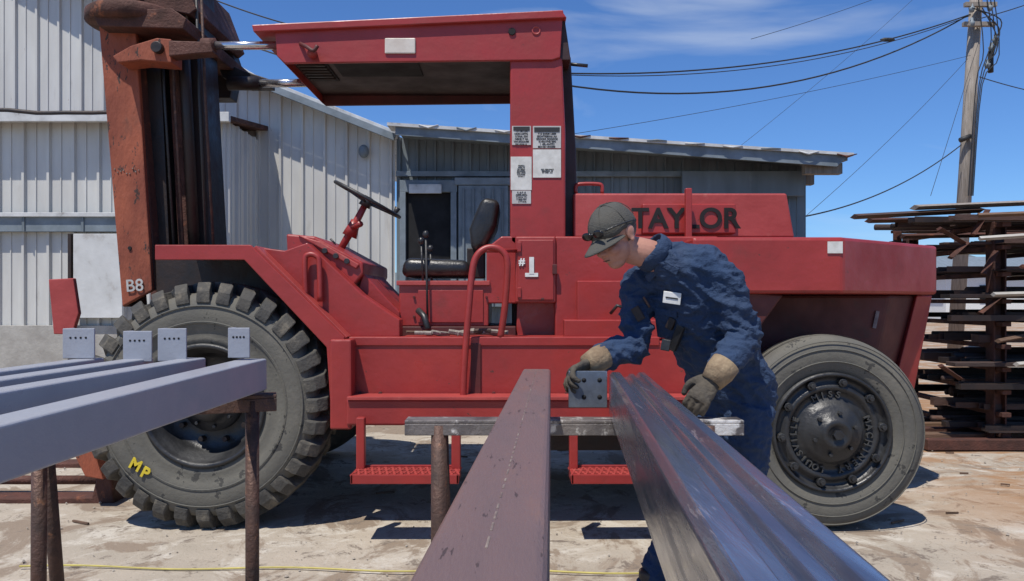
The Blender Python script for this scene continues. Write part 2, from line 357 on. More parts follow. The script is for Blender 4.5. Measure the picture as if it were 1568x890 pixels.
obj('fascia',[(xa,YE-.03,ez(xa)-.13),(xb-.15,YE-.03,ez(xb)-.13),(xb,YE-.03,ez(xb)-.0),(xa,YE-.03,ez(xa)-.02),(xa,YE,ez(xa)-.13),(xb-.15,YE,ez(xb)-.13),(xb,YE,ez(xb)-.0),(xa,YE,ez(xa)-.02)],BOXF,GREYT,gb)
obj('drip_edge',[(xa-.1,YE-.07,ez(xa)-.02),(xb+.05,YE-.07,ez(xb)-.0),(xb+.05,YE-.07,ez(xb)+.035),(xa-.1,YE-.07,ez(xa)+.02),(xa-.1,YE+.3,ez(xa)-.01),(xb+.05,YE+.3,ez(xb)+.01),(xb+.05,YE+.3,ez(xb)+.045),(xa-.1,YE+.3,ez(xa)+.03)],BOXF,TRIM,gb)
for k in range(12):
    x=xa+.3+k*.48;tube('roof_dent_%d'%k,[(x,YE-.075,ez(x)+.01),(x+.12,YE-.085,ez(x)-.005+random.uniform(-.03,.02)),(x+.25,YE-.075,ez(x)+.008)],[.006,.014,.006],random.choice([TRIM,GREYT,RUSTD]),gb,8)
for k in range(3):
    box('rafter_end_%d'%k,xb-.5,xb-.02,YE+.1+k*.9,YE+.22+k*.9,ez(xb)-.2,ez(xb)-.06,WOODP,gb)
def wb_(n,u0,v0,u1,v1,y0,y1,mt):
    a=M(u0,v0,y0);b=M(u1,v1,y0);box(n,a.x,b.x,y0,y1,b.z,a.z,mt,gb)
wb_('opening_dark',622,295,690,420,10.12,10.14,VOID)
wb_('opening_head',612,276,700,294,10.06,10.16,GREYT)
wb_('opening_jamb_l',612,294,621,430,10.06,10.16,GREYT)
wb_('opening_jamb_r',690,294,699,430,10.06,10.16,GREYT)
wb_('opening_blind',626,282,676,296,10.02,10.05,TRIM)
wb_('door_leaf',702,284,778,470,10.04,10.1,GREYT)
wb_('door_head',696,272,786,283,10.02,10.14,GREYT)
wb_('wall_girt',606,262,1232,270,10.1,10.16,GREYT)
for k in range(5): wb_('door_rib_%d'%k,708+k*15,288,711+k*15,470,10.01,10.04,GREYW)
wb_('wall_panel',1045,262,1232,300,10.02,10.08,GREYW)
hill=[];n=60
for i in range(n+1):
    x=-300+i*14;h=14+9*noise.noise(Vector((i*.13,3,0)))+4*noise.noise(Vector((i*.5,1,0)))
    hill.append((x,320,h+(12 if x>100 else 0)*.4))
vs=[(x,y,-1) for x,y,h in hill]+[(x,y+40,h) for x,y,h in hill]
obj('hills',vs,[(i,i+1,n+2+i,n+1+i) for i in range(n)],mk('hazy_hill',(.09,.12,.15),(.12,.15,.16),.05,.95,0,0),None,True)
fb=empty('far_shed')
box('walls',26,48,45,55,0,3.0,WHITEP,fb);obj('roof',[(25.5,44.5,3),(48.5,44.5,3),(48.5,50,4.2),(25.5,50,4.2),(25.5,55.5,3),(48.5,55.5,3)],[(0,1,2,3),(3,2,5,4),(0,3,4),(1,5,2)],GREYT,fb)
for k in range(6): box('window_%d'%k,28+k*3.3,29.2+k*3.3,44.93,44.97,1.2,2.2,VOID,fb)
# ================================================================= UTILITY POLE
up=empty('utility_pole');YP=18
t=M(1500,-90,YP);bt=M(1462,600,YP);bt.z=0
tube('pole',[bt,t],[.17,.13],WOODP,up,14)
for k,v in enumerate((8,38)):
    c=M(1499-v*.08,v,YP-.2);box('crossarm_%d'%k,c.x-.35,c.x+.4,YP-.28,YP-.18,c.z-.05,c.z+.05,WOODP,up)
for k,(u,v) in enumerate(((1488,12),(1516,10),(1518,72),(1512,98),(1488,34),(1524,60))):
    c=M(u,v,YP-.25);tube('insulator_%d'%k,[c-Z*.1,c,c+Z*.02,c+Z*.1],[.05,.07,.04,.03],GREYT,up)
c=M(1517,95,YP-.2);tube('cutout_fuse',[c-Z*.25,c+Z*.25],.06,CABLE,up)
c=M(1470,215,YP-.2);tube('bracket',[c,c+Vector((.25,0,.1))],.06,CABLE,up)
for k,(du,vv) in enumerate(((8,0),(14,40),(-4,60),(20,80))):
    tube('drop_wire_%d'%k,[M(1500+du,-20,YP-.3),M(1510+du,60+vv*.3,YP-.3),M(1496+du*.4,130,YP-.3),M(1484+du*.3,300,YP-.25)],.012,CABLE,up,6,4)
for k in range(3):
    tube('jumper_%d'%k,[M(1488+k*8,12,YP-.3),M(1532-k*3,30+k*12,YP-.35),M(1525,60+k*10,YP-.35),M(1514,92,YP-.3)],.014,CABLE,up,6,5)
wi=empty('overhead_wires')
def wire(n,a,b,sag,r,Ya=14,Yb_=YP-.3):
    A=M(*a,Ya);B=M(*b,Yb_);pts=[]
    for i in range(25):
        t=i/24;p=A.lerp(B,t);p.z-=sag*4*t*(1-t);pts.append(p)
    tube(n,pts,r,CABLE,wi,6)
wire('cable_a',(850,112),(1486,22),.42,.015);wire('cable_b',(850,128),(1482,24),.8,.017)
wire('cable_a2',(850,114),(1486,24),.47,.009);wire('cable_c',(1230,332),(1472,222),.25,.014,14)
wire('cable_d',(860,208),(1486,85),.1,.005);wire('cable_e',(1100,250),(1440,-40),.1,.004);wire('cable_f',(1235,330),(1482,90),.1,.005)
wire('cable_g',(1425,300),(1500,60),.0,.005);wire('cable_h',(280,-20),(470,45),.05,.012,13,13);wire('cable_i',(300,40),(620,140),.05,.012,13,9.6)
wire('cable_j',(1500,118),(1640,150),.05,.01);wire('cable_k',(1495,30),(1640,-20),.05,.01);wire('cable_l',(1150,60),(1480,-60),.1,.005)
A_=M(850,112,14);B_=M(1486,22,YP-.3)
c=A_.lerp(B_,.76);c.z-=.42*4*.76*.24;tube('splice_a',[c-X*.16,c-X*.08,c+X*.08,c+X*.16],[.015,.045,.045,.015],CABLE,wi)
# ================================================================= STEEL RACK
rk=empty('steel_storage_rack')
for k,(x,y) in enumerate(((4.35,6.75),(4.35,8.2),(6.3,6.75),(6.3,8.2),(3.9,7.6))):
    for s in (-.05,.05): box('upright_%d_%d'%(k,s>0),x+s-.008,x+s+.008,y-.06,y+.06,0,2.0 if k!=4 else 1.9,RUSTD,rk)
    box('upright_web_%d'%k,x-.042,x+.042,y-.01,y+.01,0,2.0,RUSTD,rk)
lv=[.14,.32,.52,.72,.92,1.12,1.32,1.56,1.8,2.0]
st=[RACKS,DARK,DARK,RACKS,RACKS]
for li,z in enumerate(lv):
    for x in (4.35,6.3,5.3): box('arm_%d_%.0f'%(li,x*10),x-.04,x+.04,6.6,8.3,z-.05,z-.01,RUSTD,rk)
    y=6.55
    nb=0
    top=li==len(lv)-1
    while y<8.2:
        wd=random.choice([.06,.08,.1,.12,.15]);ht=random.choice([.012,.02,.035,.05,.07])
        x0=3.92+random.uniform(-.15,.4)+(y-6.6)*.3;x1=8.5+random.uniform(0,1)
        if top:x0=3.3+random.uniform(-.1,.9)+(y-6.6)*.3;ht*=.6
        if random.random()<.85:
            mt=random.choice(st)
            kd=random.random()
            if kd<.25:
                r=min(wd,ht+.04)/2;tube('pipe_%d_%d'%(li,nb),[(x0,y+r,z+r),(x1,y+r,z+r)],r,mt,rk,12)
            elif kd<.75:
                t=.006;ht=max(ht,.05);box('chan_a_%d_%d'%(li,nb),x0,x1,y,y+wd,z,z+t,mt,rk,0);box('chan_b_%d_%d'%(li,nb),x0,x1,y,y+t,z+t,z+ht,mt,rk,0);box('chan_c_%d_%d'%(li,nb),x0,x1,y+wd-t,y+wd,z+t,z+ht,mt,rk,0)
            else: box('bar_%d_%d'%(li,nb),x0,x1,y,y+wd,z,z+ht,mt,rk,.003)
            nb+=1
        y+=wd+random.uniform(.01,.07)
for k,(u0,v0,u1,v1,Y) in enumerate(((1400,318,1620,309,6.9),(1308,332,1500,322,6.9),(1330,338,1620,333,7.2),(1380,362,1620,358,7.5))):
    tube('board_%d'%k,[M(u0,v0,Y),M(u1,v1,Y)],[(.025,.09)]*2,(WOODP if k==0 else RACKS) if k<2 else RUSTD,rk,4,0,(0,0,1))
for k,(ua,va,ub,vb) in enumerate(((1438,350,1475,372),(1490,360,1512,322),(1455,395,1480,372),(1505,420,1525,385),(1440,560,1470,580),(1500,480,1530,455))):
    tube('brace_%d'%k,[M(ua,va,6.6),M(ub,vb,6.6)],[(.02,.05)]*2,RUSTD,rk,4,0,(0,0,1))
for k in range(9):
    a=random.uniform(-.25,.25);x=random.uniform(3.95,5);z=random.choice(lv)+.03;tube('offcut_%d'%k,[(x,6.45,z),(x+random.uniform(.3,.7),6.5+a,z+random.uniform(0,.06))],[(.02,.03)]*2,random.choice([RACKS,RUSTD,WOODB,CONC]),rk,4,0,(0,0,1))
for k in range(5): box('ground_timber_%d'%k,3.6+k*.05,8,6.5+k*.3,6.62+k*.3,.0,.09,WOODB if k%2 else RUSTD,rk)
# ================================================================= FORKLIFT
fl=empty('red_forklift')
def lugs(cx,cy,cz,parent,n=32,R0=.65,R1=.71,W=.42):
    V=[];Fc=[]
    def pt(r,a,y):return (cx+r*math.cos(a),cy+y,cz+r*math.sin(a))
    for side in (0,1):
        for i in range(n):
            a=2*math.pi*(i+.5*side)/n+random.uniform(-.008,.008)
            wa=2*math.pi/n*.3
            st=[(-.001,.585,.61,-.01),(.006,R0-.06,R1-.055,0.0),(.045,R0-.03,R1-.006,.01),(.12,R0-.02,R1,.06),(.235,R0-.02,R1,.19)]
            b0=len(V)
            for (y,ra,rb,sh) in st:
                yy=y if side==0 else W-y
                wv=wa*(1.15 if y<.1 else .9)
                for r in (ra,rb):
                    k=1 if r==ra else .8
                    V.append(pt(r,a+sh-wv*k,yy));V.append(pt(r,a+sh+wv*k,yy))
            for s in range(4):
                o=b0+s*4
                Fc+=[(o,o+1,o+5,o+4),(o+2,o+6,o+7,o+3),(o,o+4,o+6,o+2),(o+1,o+3,o+7,o+5)]
            Fc+=[(b0,b0+2,b0+3,b0+1),(b0+16,b0+17,b0+19,b0+18)]
    obj('tread_lugs',V,Fc,TREAD,parent,False,.006,2)
def front_wheel(cx,cy,cz,parent,sgn=1):
    prof=[(.345,.05),(.355,.02),(.39,.012),(.42,.02),(.44,.008),(.50,-.004),(.56,.0),(.60,.014),(.632,.04),(.645,.08),(.65,.21),(.645,.34),(.6,.41),(.5,.43),(.36,.4)]
    lathe('tyre',prof,cx,cy,cz,TYRE,parent)
    for r in (.47,.475,.565): lathe('sidewall_rib',[(r,-.004),(r+.003,-.01),(r+.009,-.004)],cx,cy+.002,cz,TYRE,parent)
    lugs(cx,cy,cz,parent)
    lathe('rim',[(.36,.04),(.352,.005),(.335,.002),(.325,.02),(.315,.06),(.3,.075),(.29,.16),(.26,.19),(.2,.2),(.12,.19)],cx,cy,cz,BLACK,parent)
    lathe('hub',[(.17,.19),(.165,.13),(.12,.12),(.1,.1),(.09,.05),(.05,.035),(.0,.035)],cx,cy,cz,BLACK,parent,48)
    for i in range(10):
        a=2*math.pi*i/10;cylY('nut_%d'%i,(cx+.225*math.cos(a),cz+.225*math.sin(a)),.017,cy+.15,cy+.2,DARK,parent,6,.002)
    for i in range(8):
        a=2*math.pi*i/8+.2;cylY('hub_bolt_%d'%i,(cx+.135*math.cos(a),cz+.135*math.sin(a)),.011,cy+.1,cy+.13,BLACK,parent,6,.002)
fx=-1.755;fz=.7
front_wheel(fx,4.25,fz,fl)
text('tyre_mark_a','M',.085,(fx-.37,4.238,fz-.33),YEL,fl,R(28),.003,.003)
text('tyre_mark_b','P',.085,(fx-.315,4.238,fz-.375),YEL,fl,R(28),.003,.003)
def rear_wheel(cx,cy,cz,parent):
    prof=[(.33,.05),(.34,.02),(.36,.012),(.39,.0),(.44,-.006),(.49,.0),(.52,.015),(.54,.04),(.548,.08),(.552,.16),(.545,.25),(.52,.31),(.45,.33),(.33,.3)]
    lathe('tyre',prof,cx,cy,cz,TYRE,parent)
    for r in (.4,.47,.515): lathe('sidewall_rib',[(r,-.006),(r+.003,-.012),(r+.007,-.005)],cx,cy+.002,cz,TYRE,parent)
    for y in (.1,.16,.22): lathe('tread_groove',[(.5555,y),(.556,y+.004),(.5555,y+.012)],cx,cy,cz,BLACK,parent)
    lathe('rim',[(.345,.03),(.338,-.004),(.325,-.006),(.318,.01),(.31,.03),(.285,.04),(.27,.015),(.245,.01),(.235,.03),(.2,.035),(.17,.0),(.15,-.02),(.1,-.028),(.085,-.06),(.06,-.068),(.05,-.06),(0,-.06)],cx,cy,cz,BLACK,parent)
    for i in range(10):
        a=2*math.pi*i/10+.1;c=(cx+.288*math.cos(a),cz+.288*math.sin(a))
        cylY('clamp_%d'%i,c,.026,cy+.0,cy+.04,BLACK,parent,8,.004);cylY('nut_%d'%i,c,.014,cy-.02,cy+.01,BLACK,parent,6,.002)
    for i in range(6):
        a=2*math.pi*i/6+.3;cylY('hub_bolt_%d'%i,(cx+.12*math.cos(a),cz+.12*math.sin(a)),.012,cy-.045,cy-.02,BLACK,parent,6,.002)
    cylY('hub_plug',(cx,cz),.03,cy-.085,cy-.06,BLACK,parent,6,.003)
    tm=mk('worn_lettering',(.045,.045,.043),None,5,.6,0,0)
    for s in ('MISS','LOUISVILLE','MACHINERY'):
        for k,ch in enumerate(s):
            if s=='LOUISVILLE': a=R(255-10.5*k)
            elif s=='MISS': a=R(116-12*k)
            else: a=R(20-12*k)
            text('letter_%s_%d'%(s,k),ch,.05,(cx+.215*math.cos(a),cy+.02,cz+.215*math.sin(a)),tm,parent,math.pi/2-a,.008,.001)
rx=1.815;rz=.55
rear_wheel(rx,4.25,rz,fl)
for (cx,cz,r,y) in ((fx,fz,.69,6.1),(rx,rz,.55,6.1)):
    lathe('far_tyre',[(0,.0),(r*.5,.0),(r*.9,.0),(r,.06),(r,.4),(r*.9,.45),(0,.45)],cx,y,cz,TREAD,fl)
tube('front_axle',[(fx,4.5,fz),(fx,6.2,fz)],[.17,.17],DARK,fl,16)
tube('rear_axle',[(rx,4.5,rz),(rx,6.2,rz)],[.1,.1],DARK,fl,16)
out=[(237,375),(383,375),(527,516),(532,655)];inn=[(508,655),(500,532),(374,398),(237,398)]
prism('fender_flange',out+inn,4.27,4.30,RED,fl,.004)
def plate(n,a,b,Y0,Y1,t,mt):
    A=M(*a,Y0);B=M(*b,Y0);d=(B-A).normalized();nn=Vector((-d.z,0,d.x))
    obox(n,(A+B)/2+Vector((0,(Y1-Y0)/2,0))-nn*(t/2) if nn.z>0 else (A+B)/2+Vector((0,(Y1-Y0)/2,0))+nn*(t/2),d,Yv,nn,(B-A).length,Y1-Y0,t,mt,fl)
plate('fender_top',(237,377),(384,377),4.30,4.85,.02,RED)
plate('fender_slope',(384,378),(529,518),4.30,4.85,.02,RED)
prism('inner_fender',[(237,380),(383,380),(525,520),(530,640),(400,600),(240,480)],4.85,4.88,DARK,fl)
bx('front_chassis',215,470,530,650,4.9,6.0,DARK,fl)
prism('kick_panel',[(390,378),(436,384),(470,372),(556,452),(612,490),(612,516),(530,516)],4.42,4.55,RED,fl)
plate('cowl_slope',(392,376),(532,516),4.31,4.6,.02,RED2)
prism('dash_console',[(438,358),(482,362),(556,402),(556,420),(540,440),(486,452),(440,400)],4.55,5.45,RED,fl,.012)
prism('dash_face',[(455,360),(490,370),(550,405),(545,412)],4.53,4.56,RED2,fl)
for k in range(3):
    c=M(497+k*17,384+k*8,4.525);cylY('gauge_%d'%k,(c.x,c.z),.017,4.52,4.54,BLACK,fl,16,.002)
prism('dash_leg',[(556,418),(612,478),(612,516),(540,470)],4.6,5.3,RED,fl)
tube('dash_grab_rail',[M(468,455,4.38),M(467,400,4.38),M(473,390,4.38),M(484,392,4.38),M(489,404,4.38),M(490,462,4.38)],.016,RED,fl,12,5)
cw=M(563,306,4.95);ax=Vector((.48,0,.88)).normalized()
tube('steering_column',[M(508,405,4.95),M(540,350,4.95),cw],[.022,.025,.02],RED,fl,12)
tube('column_boot',[M(535,362,4.95),M(545,338,4.95)],[.05,.03],RED,fl,12)
tube('column_lever',[M(541,348,4.9),M(552,343,4.8)],.02,RED,fl,8)
tube('turn_lever',[M(520,400,4.9),M(512,372,4.85),M(506,366,4.85)],.007,BLACK,fl,8)
e1=Vector((ax.z,0,-ax.x));e2=Yv
ring=[cw+e1*.235*math.cos(2*math.pi*i/40)+e2*.235*math.sin(2*math.pi*i/40) for i in range(41)]
tube('steering_wheel_rim',ring,.0115,BLACK,fl,10)
for k in range(3):
    a=2*math.pi*k/3+.4;tube('wheel_spoke_%d'%k,[cw-ax*.02,cw+(e1*math.cos(a)+e2*math.sin(a))*.235],.009,BLACK,fl,8)
tube('wheel_hub',[cw-ax*.05,cw+ax*.02],[.04,.03],BLACK,fl,12)
tube('spinner_knob',[cw+e1*.2+ax*.0,cw+e1*.2+ax*.05],[.012,.02],BLACK,fl,10)
Ysl=4.36
bx('cab_floor',525,516,1010,530,Ysl,5.8,RED,fl)
bx('side_sill',530,523,1165,614,Ysl+.01,4.5,RED,fl,.008)
bx('frame_core',520,540,1165,640,4.9,5.8,DARK,fl)
bx('underbody_shade_block',760,560,1165,690,4.6,5.9,DARK,fl)  # dark block added to deepen the shade beneath the chassis
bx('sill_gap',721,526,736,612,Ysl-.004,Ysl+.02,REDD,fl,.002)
bx('lower_step_rail',530,612,1165,652,4.22,4.4,RED,fl,.012)
bx('step_rail_end',505,520,538,658,4.24,4.36,RED,fl,.01)
bx('rail_top_lip',531,608,1165,613,4.2,4.36,RED2,fl,.002)
for k,u in enumerate((551,582,756,806,868)): 
    c=M(u,603,Ysl-.01);cylY('sill_bolt_%d'%k,(c.x,c.z),.012,Ysl-.012,Ysl+.02,REDD,fl,6,.002)
for k,(a,b) in enumerate(((545,705),(872,1030))):
    bx('step_arm_%d_a'%k,a,640,a+13,722,4.12,4.17,RED,fl);bx('step_arm_%d_b'%k,b-14,640,b,722,4.12,4.17,RED,fl)
    p=M(a,712,4.12);q=M(b,732,4.12)
    box('step_front_%d'%k,p.x,q.x,3.98,3.995,q.z,q.z+.05,RED,fl,.003);box('step_back_%d'%k,p.x,q.x,4.165,4.18,q.z,q.z+.06,RED,fl,.003)
    box('step_end_%d_a'%k,p.x,p.x+.012,3.98,4.18,q.z,q.z+.05,RED,fl,.002);box('step_end_%d_b'%k,q.x-.012,q.x,3.98,4.18,q.z,q.z+.05,RED,fl,.002)
    box('step_shadow_plate_%d'%k,p.x+.013,q.x-.013,3.996,4.164,q.z+.012,q.z+.018,REDD,fl,0)  # plate added below the grating so the step casts a solid shadow
    V=[]
    for i in range(15):
        xx=p.x+.02+i*(q.x-p.x-.04)/14
        for s in (-1,1):
            v,f=sweep([(xx-.02*s,3.99,q.z+.045),(xx+.02*s,4.17,q.z+.045)],[(.009,.006)]*2,4);V.append((v,f))
    for yy in (4.02,4.06,4.1,4.14):V.append(sweep([(p.x,yy,q.z+.045),(q.x,yy,q.z+.045)],.008,4))
    v,f=merge(V);obj('step_grating_%d'%k,v,f,RED2,fl)
bx('seat_base',611,434,748,500,4.62,5.4,RED,fl,.008);bx('seat_base_top',607,430,750,437,4.6,5.42,RED2,fl,.003)
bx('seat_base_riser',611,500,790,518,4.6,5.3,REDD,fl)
bx('seat_base_door',640,444,740,494,4.612,4.62,RED,fl,.003)
for u,v in ((634,455),(634,485),(745,455)):
    c=M(u,v,4.61);cylY('base_bolt_%d'%(u+v),(c.x,c.z),.008,4.605,4.63,REDD,fl,6,.001)
def rbox(n,uv,Y0,Y1,mat,bev):
    o=prism(n,uv,Y0,Y1,mat,fl,bev);o.modifiers['bev'].segments=5
    for p in o.data.polygons:p.use_smooth=True
    return o
rbox('seat_cushion',[(618,394),(718,398),(722,424),(612,424)],4.72,5.22,VINYL,.05)
rbox('seat_backrest',[(738,300),(766,306),(760,345),(742,380),(722,386),(718,350)],4.74,5.2,VINYL,.045)
bx('seat_bracket',715,380,742,426,4.9,5.05,DARK,fl)
for k,(u,t,b) in enumerate(((652,362,498),(645,372,440),(659,384,452))):
    tube('lever_%d'%k,[M(u+3,b,4.6-.02+k*.1),M(u,t,4.58+k*.1)],.007,BLACK,fl,8)
    c=M(u,t-3,4.58+k*.1);v,f=ell(c,(.02,.02,.024),None,12,8);obj('lever_knob_%d'%k,v,f,BLACK,fl,True)
tube('pedal_link',[M(640,475,4.58),M(650,485,4.55),M(655,505,4.5)],.02,BLACK,fl)
for k in range(11):
    u=622+k*13;tube('deck_tool_%d'%k,[M(u,509+random.uniform(-3,3),4.42),M(u+26,511+random.uniform(-5,3),4.46+random.uniform(-.05,.05))],random.choice([.008,.012,.015]),random.choice([YEL,WOODP,SAWR,WOODB,WOODP]),fl,6)
tube('entry_grab_rail',[M(709,612,4.3),M(711,560,4.3),M(718,470,4.3),M(724,410,4.32),M(733,388,4.33),M(750,379,4.34),M(768,384,4.34),M(777,404,4.34),M(773,470,4.36),M(766,518,4.38)],.0195,RED,fl,14,5)
tube('rail_brace',[M(744,384,4.33),M(790,384,4.5)],.012,RED,fl,8)
prism('control_box_side',[(745,380),(768,362),(792,362),(792,465),(745,465)],4.62,5.1,RED,fl,.008)
bx('control_box',789,362,851,464,4.5,4.9,RED,fl,.01);bx('control_box_lid',793,367,848,460,4.488,4.5,RED,fl,.006)
text('number_mark','1',.125,M(814,408,4.482),WHITEP,fl,0,.002,.008);bx('number_foot',804,418,824,424,4.482,4.487,WHITEP,fl,0)
text('hash_mark','#',.06,M(799,401,4.482),WHITEP,fl,0,.002,.002)
for v in (378,448): c=M(795,v,4.48);box('box_hinge_%d'%v,c.x-.012,c.x+.012,4.476,4.49,c.z-.03,c.z+.03,RED,fl,.003)
bx('box_latch',846,405,853,420,4.47,4.5,REDD,fl,.003)
prism('guard_post',[(781,88),(861,88),(866,200),(866,440),(781,370)],4.62,4.82,RED,fl,.012)
prism('guard_post_rear',[(781,85),(874,85),(882,230),(888,522),(784,522)],4.83,5.3,REDK,fl,.012)  # unlit side of the post, its shade carried by the paint colour
prism('post_foot',[(792,460),(850,460),(850,362),(868,362),(884,440),(886,524),(790,524)],4.66,4.82,RED,fl,.008)
for k,(a,b,c,d,mt) in enumerate(((784,193,813,222,PAPD),(816,193,859,227,PAPD),(816,229,859,272,PAPL),(782,240,814,291,PAPL),(784,292,813,312,PAPD))):
    bx('label_%d'%k,a,b,c,d,4.614,4.619,mt,fl,0)
bx('label_heading',818,195,857,202,4.611,4.614,CABLE,fl,0);bx('label_heading_b',786,194,811,200,4.611,4.614,CABLE,fl,0)
random.seed(5)
def lines(n,cols,rows,cu,cv,sz,ls=1):
    s='\n'.join(''.join(random.choice('EHNMAROST 0184 -') for _ in range(cols)) for _ in range(rows))
    text(n,s,sz,M(cu,cv,4.6125),CABLE,fl,0,.0004,.0005)
lines('label_print_a',13,6,837.5,215,.016);lines('label_print_b',9,6,798.5,211,.016);lines('label_print_c',9,5,798.5,302,.014);lines('label_print_d',8,7,798,262,.011);lines('label_print_e',14,3,838,262,.01)
rf=[(420,36),(862,16),(858,88),(846,92),(436,97),(424,86)]
prism('guard_fascia_near',rf,4.6,4.625,RED,fl,.006)
prism('guard_top_flange',[(385,38),(862,15),(863,20),(868,27),(388,49)],4.57,5.66,RED,fl,.006)
P0=M(424,86,4.6);P1=M(858,90,4.6)
prism('guard_front_plate',[(420,38),(432,38),(434,96),(424,86)],4.625,5.6,RED,fl,.004)
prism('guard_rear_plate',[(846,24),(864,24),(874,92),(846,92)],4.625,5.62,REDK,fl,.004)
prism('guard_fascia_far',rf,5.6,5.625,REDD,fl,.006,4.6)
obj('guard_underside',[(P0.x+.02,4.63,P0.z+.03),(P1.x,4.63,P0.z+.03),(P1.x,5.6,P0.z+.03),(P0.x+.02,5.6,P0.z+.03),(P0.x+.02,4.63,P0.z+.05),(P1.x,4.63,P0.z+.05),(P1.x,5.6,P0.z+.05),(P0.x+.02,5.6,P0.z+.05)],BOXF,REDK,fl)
box('roof_window_opening',-1.15,-.6,4.75,5.1,P0.z+.022,P0.z+.028,VOID,fl)
for k in range(7): box('vent_slat_%d'%k,-1.38,-1.2,4.75+k*.06,4.77+k*.06,P0.z+.005,P0.z+.02,DARK,fl)
box('fan_guard',-1.38,-1.19,4.72,5.2,P0.z+.02,P0.z+.026,VOID,fl)
c=M(784,49,4.6);cylY('roof_bolt_hole',(c.x,c.z),.022,4.59,4.61,VOID,fl,20,.002);c=M(821,47,4.6);lathe('roof_ring',[(.018,0),(.02,-.006),(.026,-.006),(.028,0)],c.x,4.6,c.z,RED2,fl,24)
o=bx('roof_lamp_plate',589,58,636,82,4.588,4.6,mk('pale_label',(.6,.55,.48),(.5,.44,.38),9,.5,0,.1),fl,.02)
tube('roof_hook',[M(460,67,4.6),M(470,72,4.52),M(480,78,4.5),M(486,70,4.5)],.012,REDD,fl,8,3)
tube('hook_base',[M(478,82,4.6),M(478,82,4.54)],.03,RED,fl,12)
tube('antenna_stub',[M(870,98,4.9),M(900,101,4.9)],.012,BLACK,fl,8)
bx('engine_panel',850,362,1100,520,4.52,5.9,RED,fl,.01)
bx('engine_lower',884,430,1100,492,4.47,4.53,RED,fl,.006)
bx('side_locker',864,490,1012,520,4.4,4.55,RED,fl,.006)
bx('frame_panel',850,522,1165,612,4.4,4.6,RED,fl)
prism('engine_hood',[(878,296),(1205,296),(1217,364),(878,364)],4.75,6.0,RED2,fl,.012)
bx('name_plate',984,312,1127,358,4.69,4.76,RED,fl,.008)
text('name_letters','TAYLOR',.178,M(1050,336,4.684),VOID,fl,0,.003,.004,1.0)
bx('exhaust_stay',1050,288,1060,368,4.6,4.64,RED,fl,.006)
tube('hood_handle',[M(882,296,4.8),M(882,286,4.8),M(888,282,4.8),M(916,282,4.8),M(922,286,4.8),M(922,296,4.8)],.012,RED,fl,10,3)
tube('filler_hook',[M(935,480,4.42),M(945,468,4.38),M(952,470,4.38)],.01,BLACK,fl,8)
x0=M(1060,0,4.3).x;x1=M(1291,0,4.3).x;zt=M(0,363,4.3).z;zb=M(0,450,4.3).z
plan('counterweight',[(x0,4.3),(x1,4.3),(2.83,5.0),(2.83,5.9),(x1,6.6),(x0,6.6)],zb,zt,RED,fl,.02)
plan('counterweight_lower',[(1.2,4.78),(2.25,4.78),(2.62,5.1),(2.62,5.8),(2.2,6.4),(1.2,6.4)],.62,zb-.003,REDD,fl,.02,[(1.2,4.76),(2.4,4.76),(2.78,5.06),(2.78,5.85),(2.3,6.5),(1.2,6.5)])  # shadow of the overhang painted in with the darker red
plan('counterweight_corner',[(2.5,4.93),(2.68,5.0),(2.68,5.2),(2.5,5.2)],.7,zb-.004,RED,fl,.01,[(2.66,4.93),(2.8,5.0),(2.8,5.2),(2.66,5.2)])
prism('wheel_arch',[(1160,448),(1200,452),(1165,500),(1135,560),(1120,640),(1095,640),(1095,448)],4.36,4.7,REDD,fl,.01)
bx('arch_plate',1080,364,1130,612,4.38,4.6,RED,fl)
a=M(1267,370,4.297);b=M(1298,388,4.297);box('reflector_strip',a.x,M(1290,0,4.297).x,4.293,4.298,b.z,a.z,PAPL,fl,0)
text('side_number','1',.15,M(1341,491,4.752),GREYP,fl,R(12),.002,.004)
ms=fl
def rail(n,tl,tr,br,bl,Y0,Y1,mt): prism(n,[tl,tr,br,bl],Y0,Y1,mt,ms,.008)
rail('mast_outer_flange',(138,-120),(197,-120),(233,445),(187,470),4.82,4.86,RUST)
rail('mast_outer_web',(138,-120),(150,-120),(199,470),(187,470),4.86,5.1,RUSTD)
rail('mast_outer_back',(185,-120),(197,-120),(240,445),(226,445),4.86,5.1,RUSTD)
rail('mast_inner_a',(206,-120),(236,-120),(262,440),(236,440),4.95,5.2,DARK)
rail('mast_inner_b',(246,-120),(262,-120),(292,440),(276,440),4.98,5.15,RUSTD)
rail('mast_inner_c',(268,-120),(296,-120),(326,440),(300,440),5.05,5.35,DARK)
rail('mast_plate',(205,-120),(300,-120),(325,445),(232,445),5.36,5.4,DARK)
rail('mast_far_rail',(200,-120),(262,-120),(300,640),(240,640),5.9,6.15,RUSTD)
for k,(a,b) in enumerate(((240,270),(256,284),(297,318),(304,330))):
    tube('lift_hose_%d'%k,[M(a,-120,4.93),M(a+(b-a)*.4,150,4.93),M(b,438,4.93)],.01,[BLACK,SAWR][k%2],ms,8)
tube('lift_cylinder',[M(272,-120,4.96),M(300,430,4.96)],.035,DARK,ms,14)
prism('mast_tie_plate',[(140,18),(262,12),(285,28),(280,44),(150,40)],4.7,5.9,RUSTD,ms)
c=M(205,32,4.9);tube('mast_collar',[c-Z*.05,c-Z*.03,c+Z*.03,c+Z*.05],[(.26,.24),(.29,.26),(.29,.26),(.26,.24)],RUSTD,ms,28,0,(1,0,0))
prism('trunnion_bracket',[(172,86),(200,70),(240,58),(262,60),(262,96),(215,92),(180,96)],4.66,4.82,RUST,ms)
cc=M(241,73,4.64);cylY('trunnion_pin',(cc.x,cc.z),.035,4.62,4.67,DARK,ms,20)
prism('cyl_clevis',[(258,62),(322,64),(326,80),(300,82),(258,86)],4.64,4.74,RUSTD,ms)
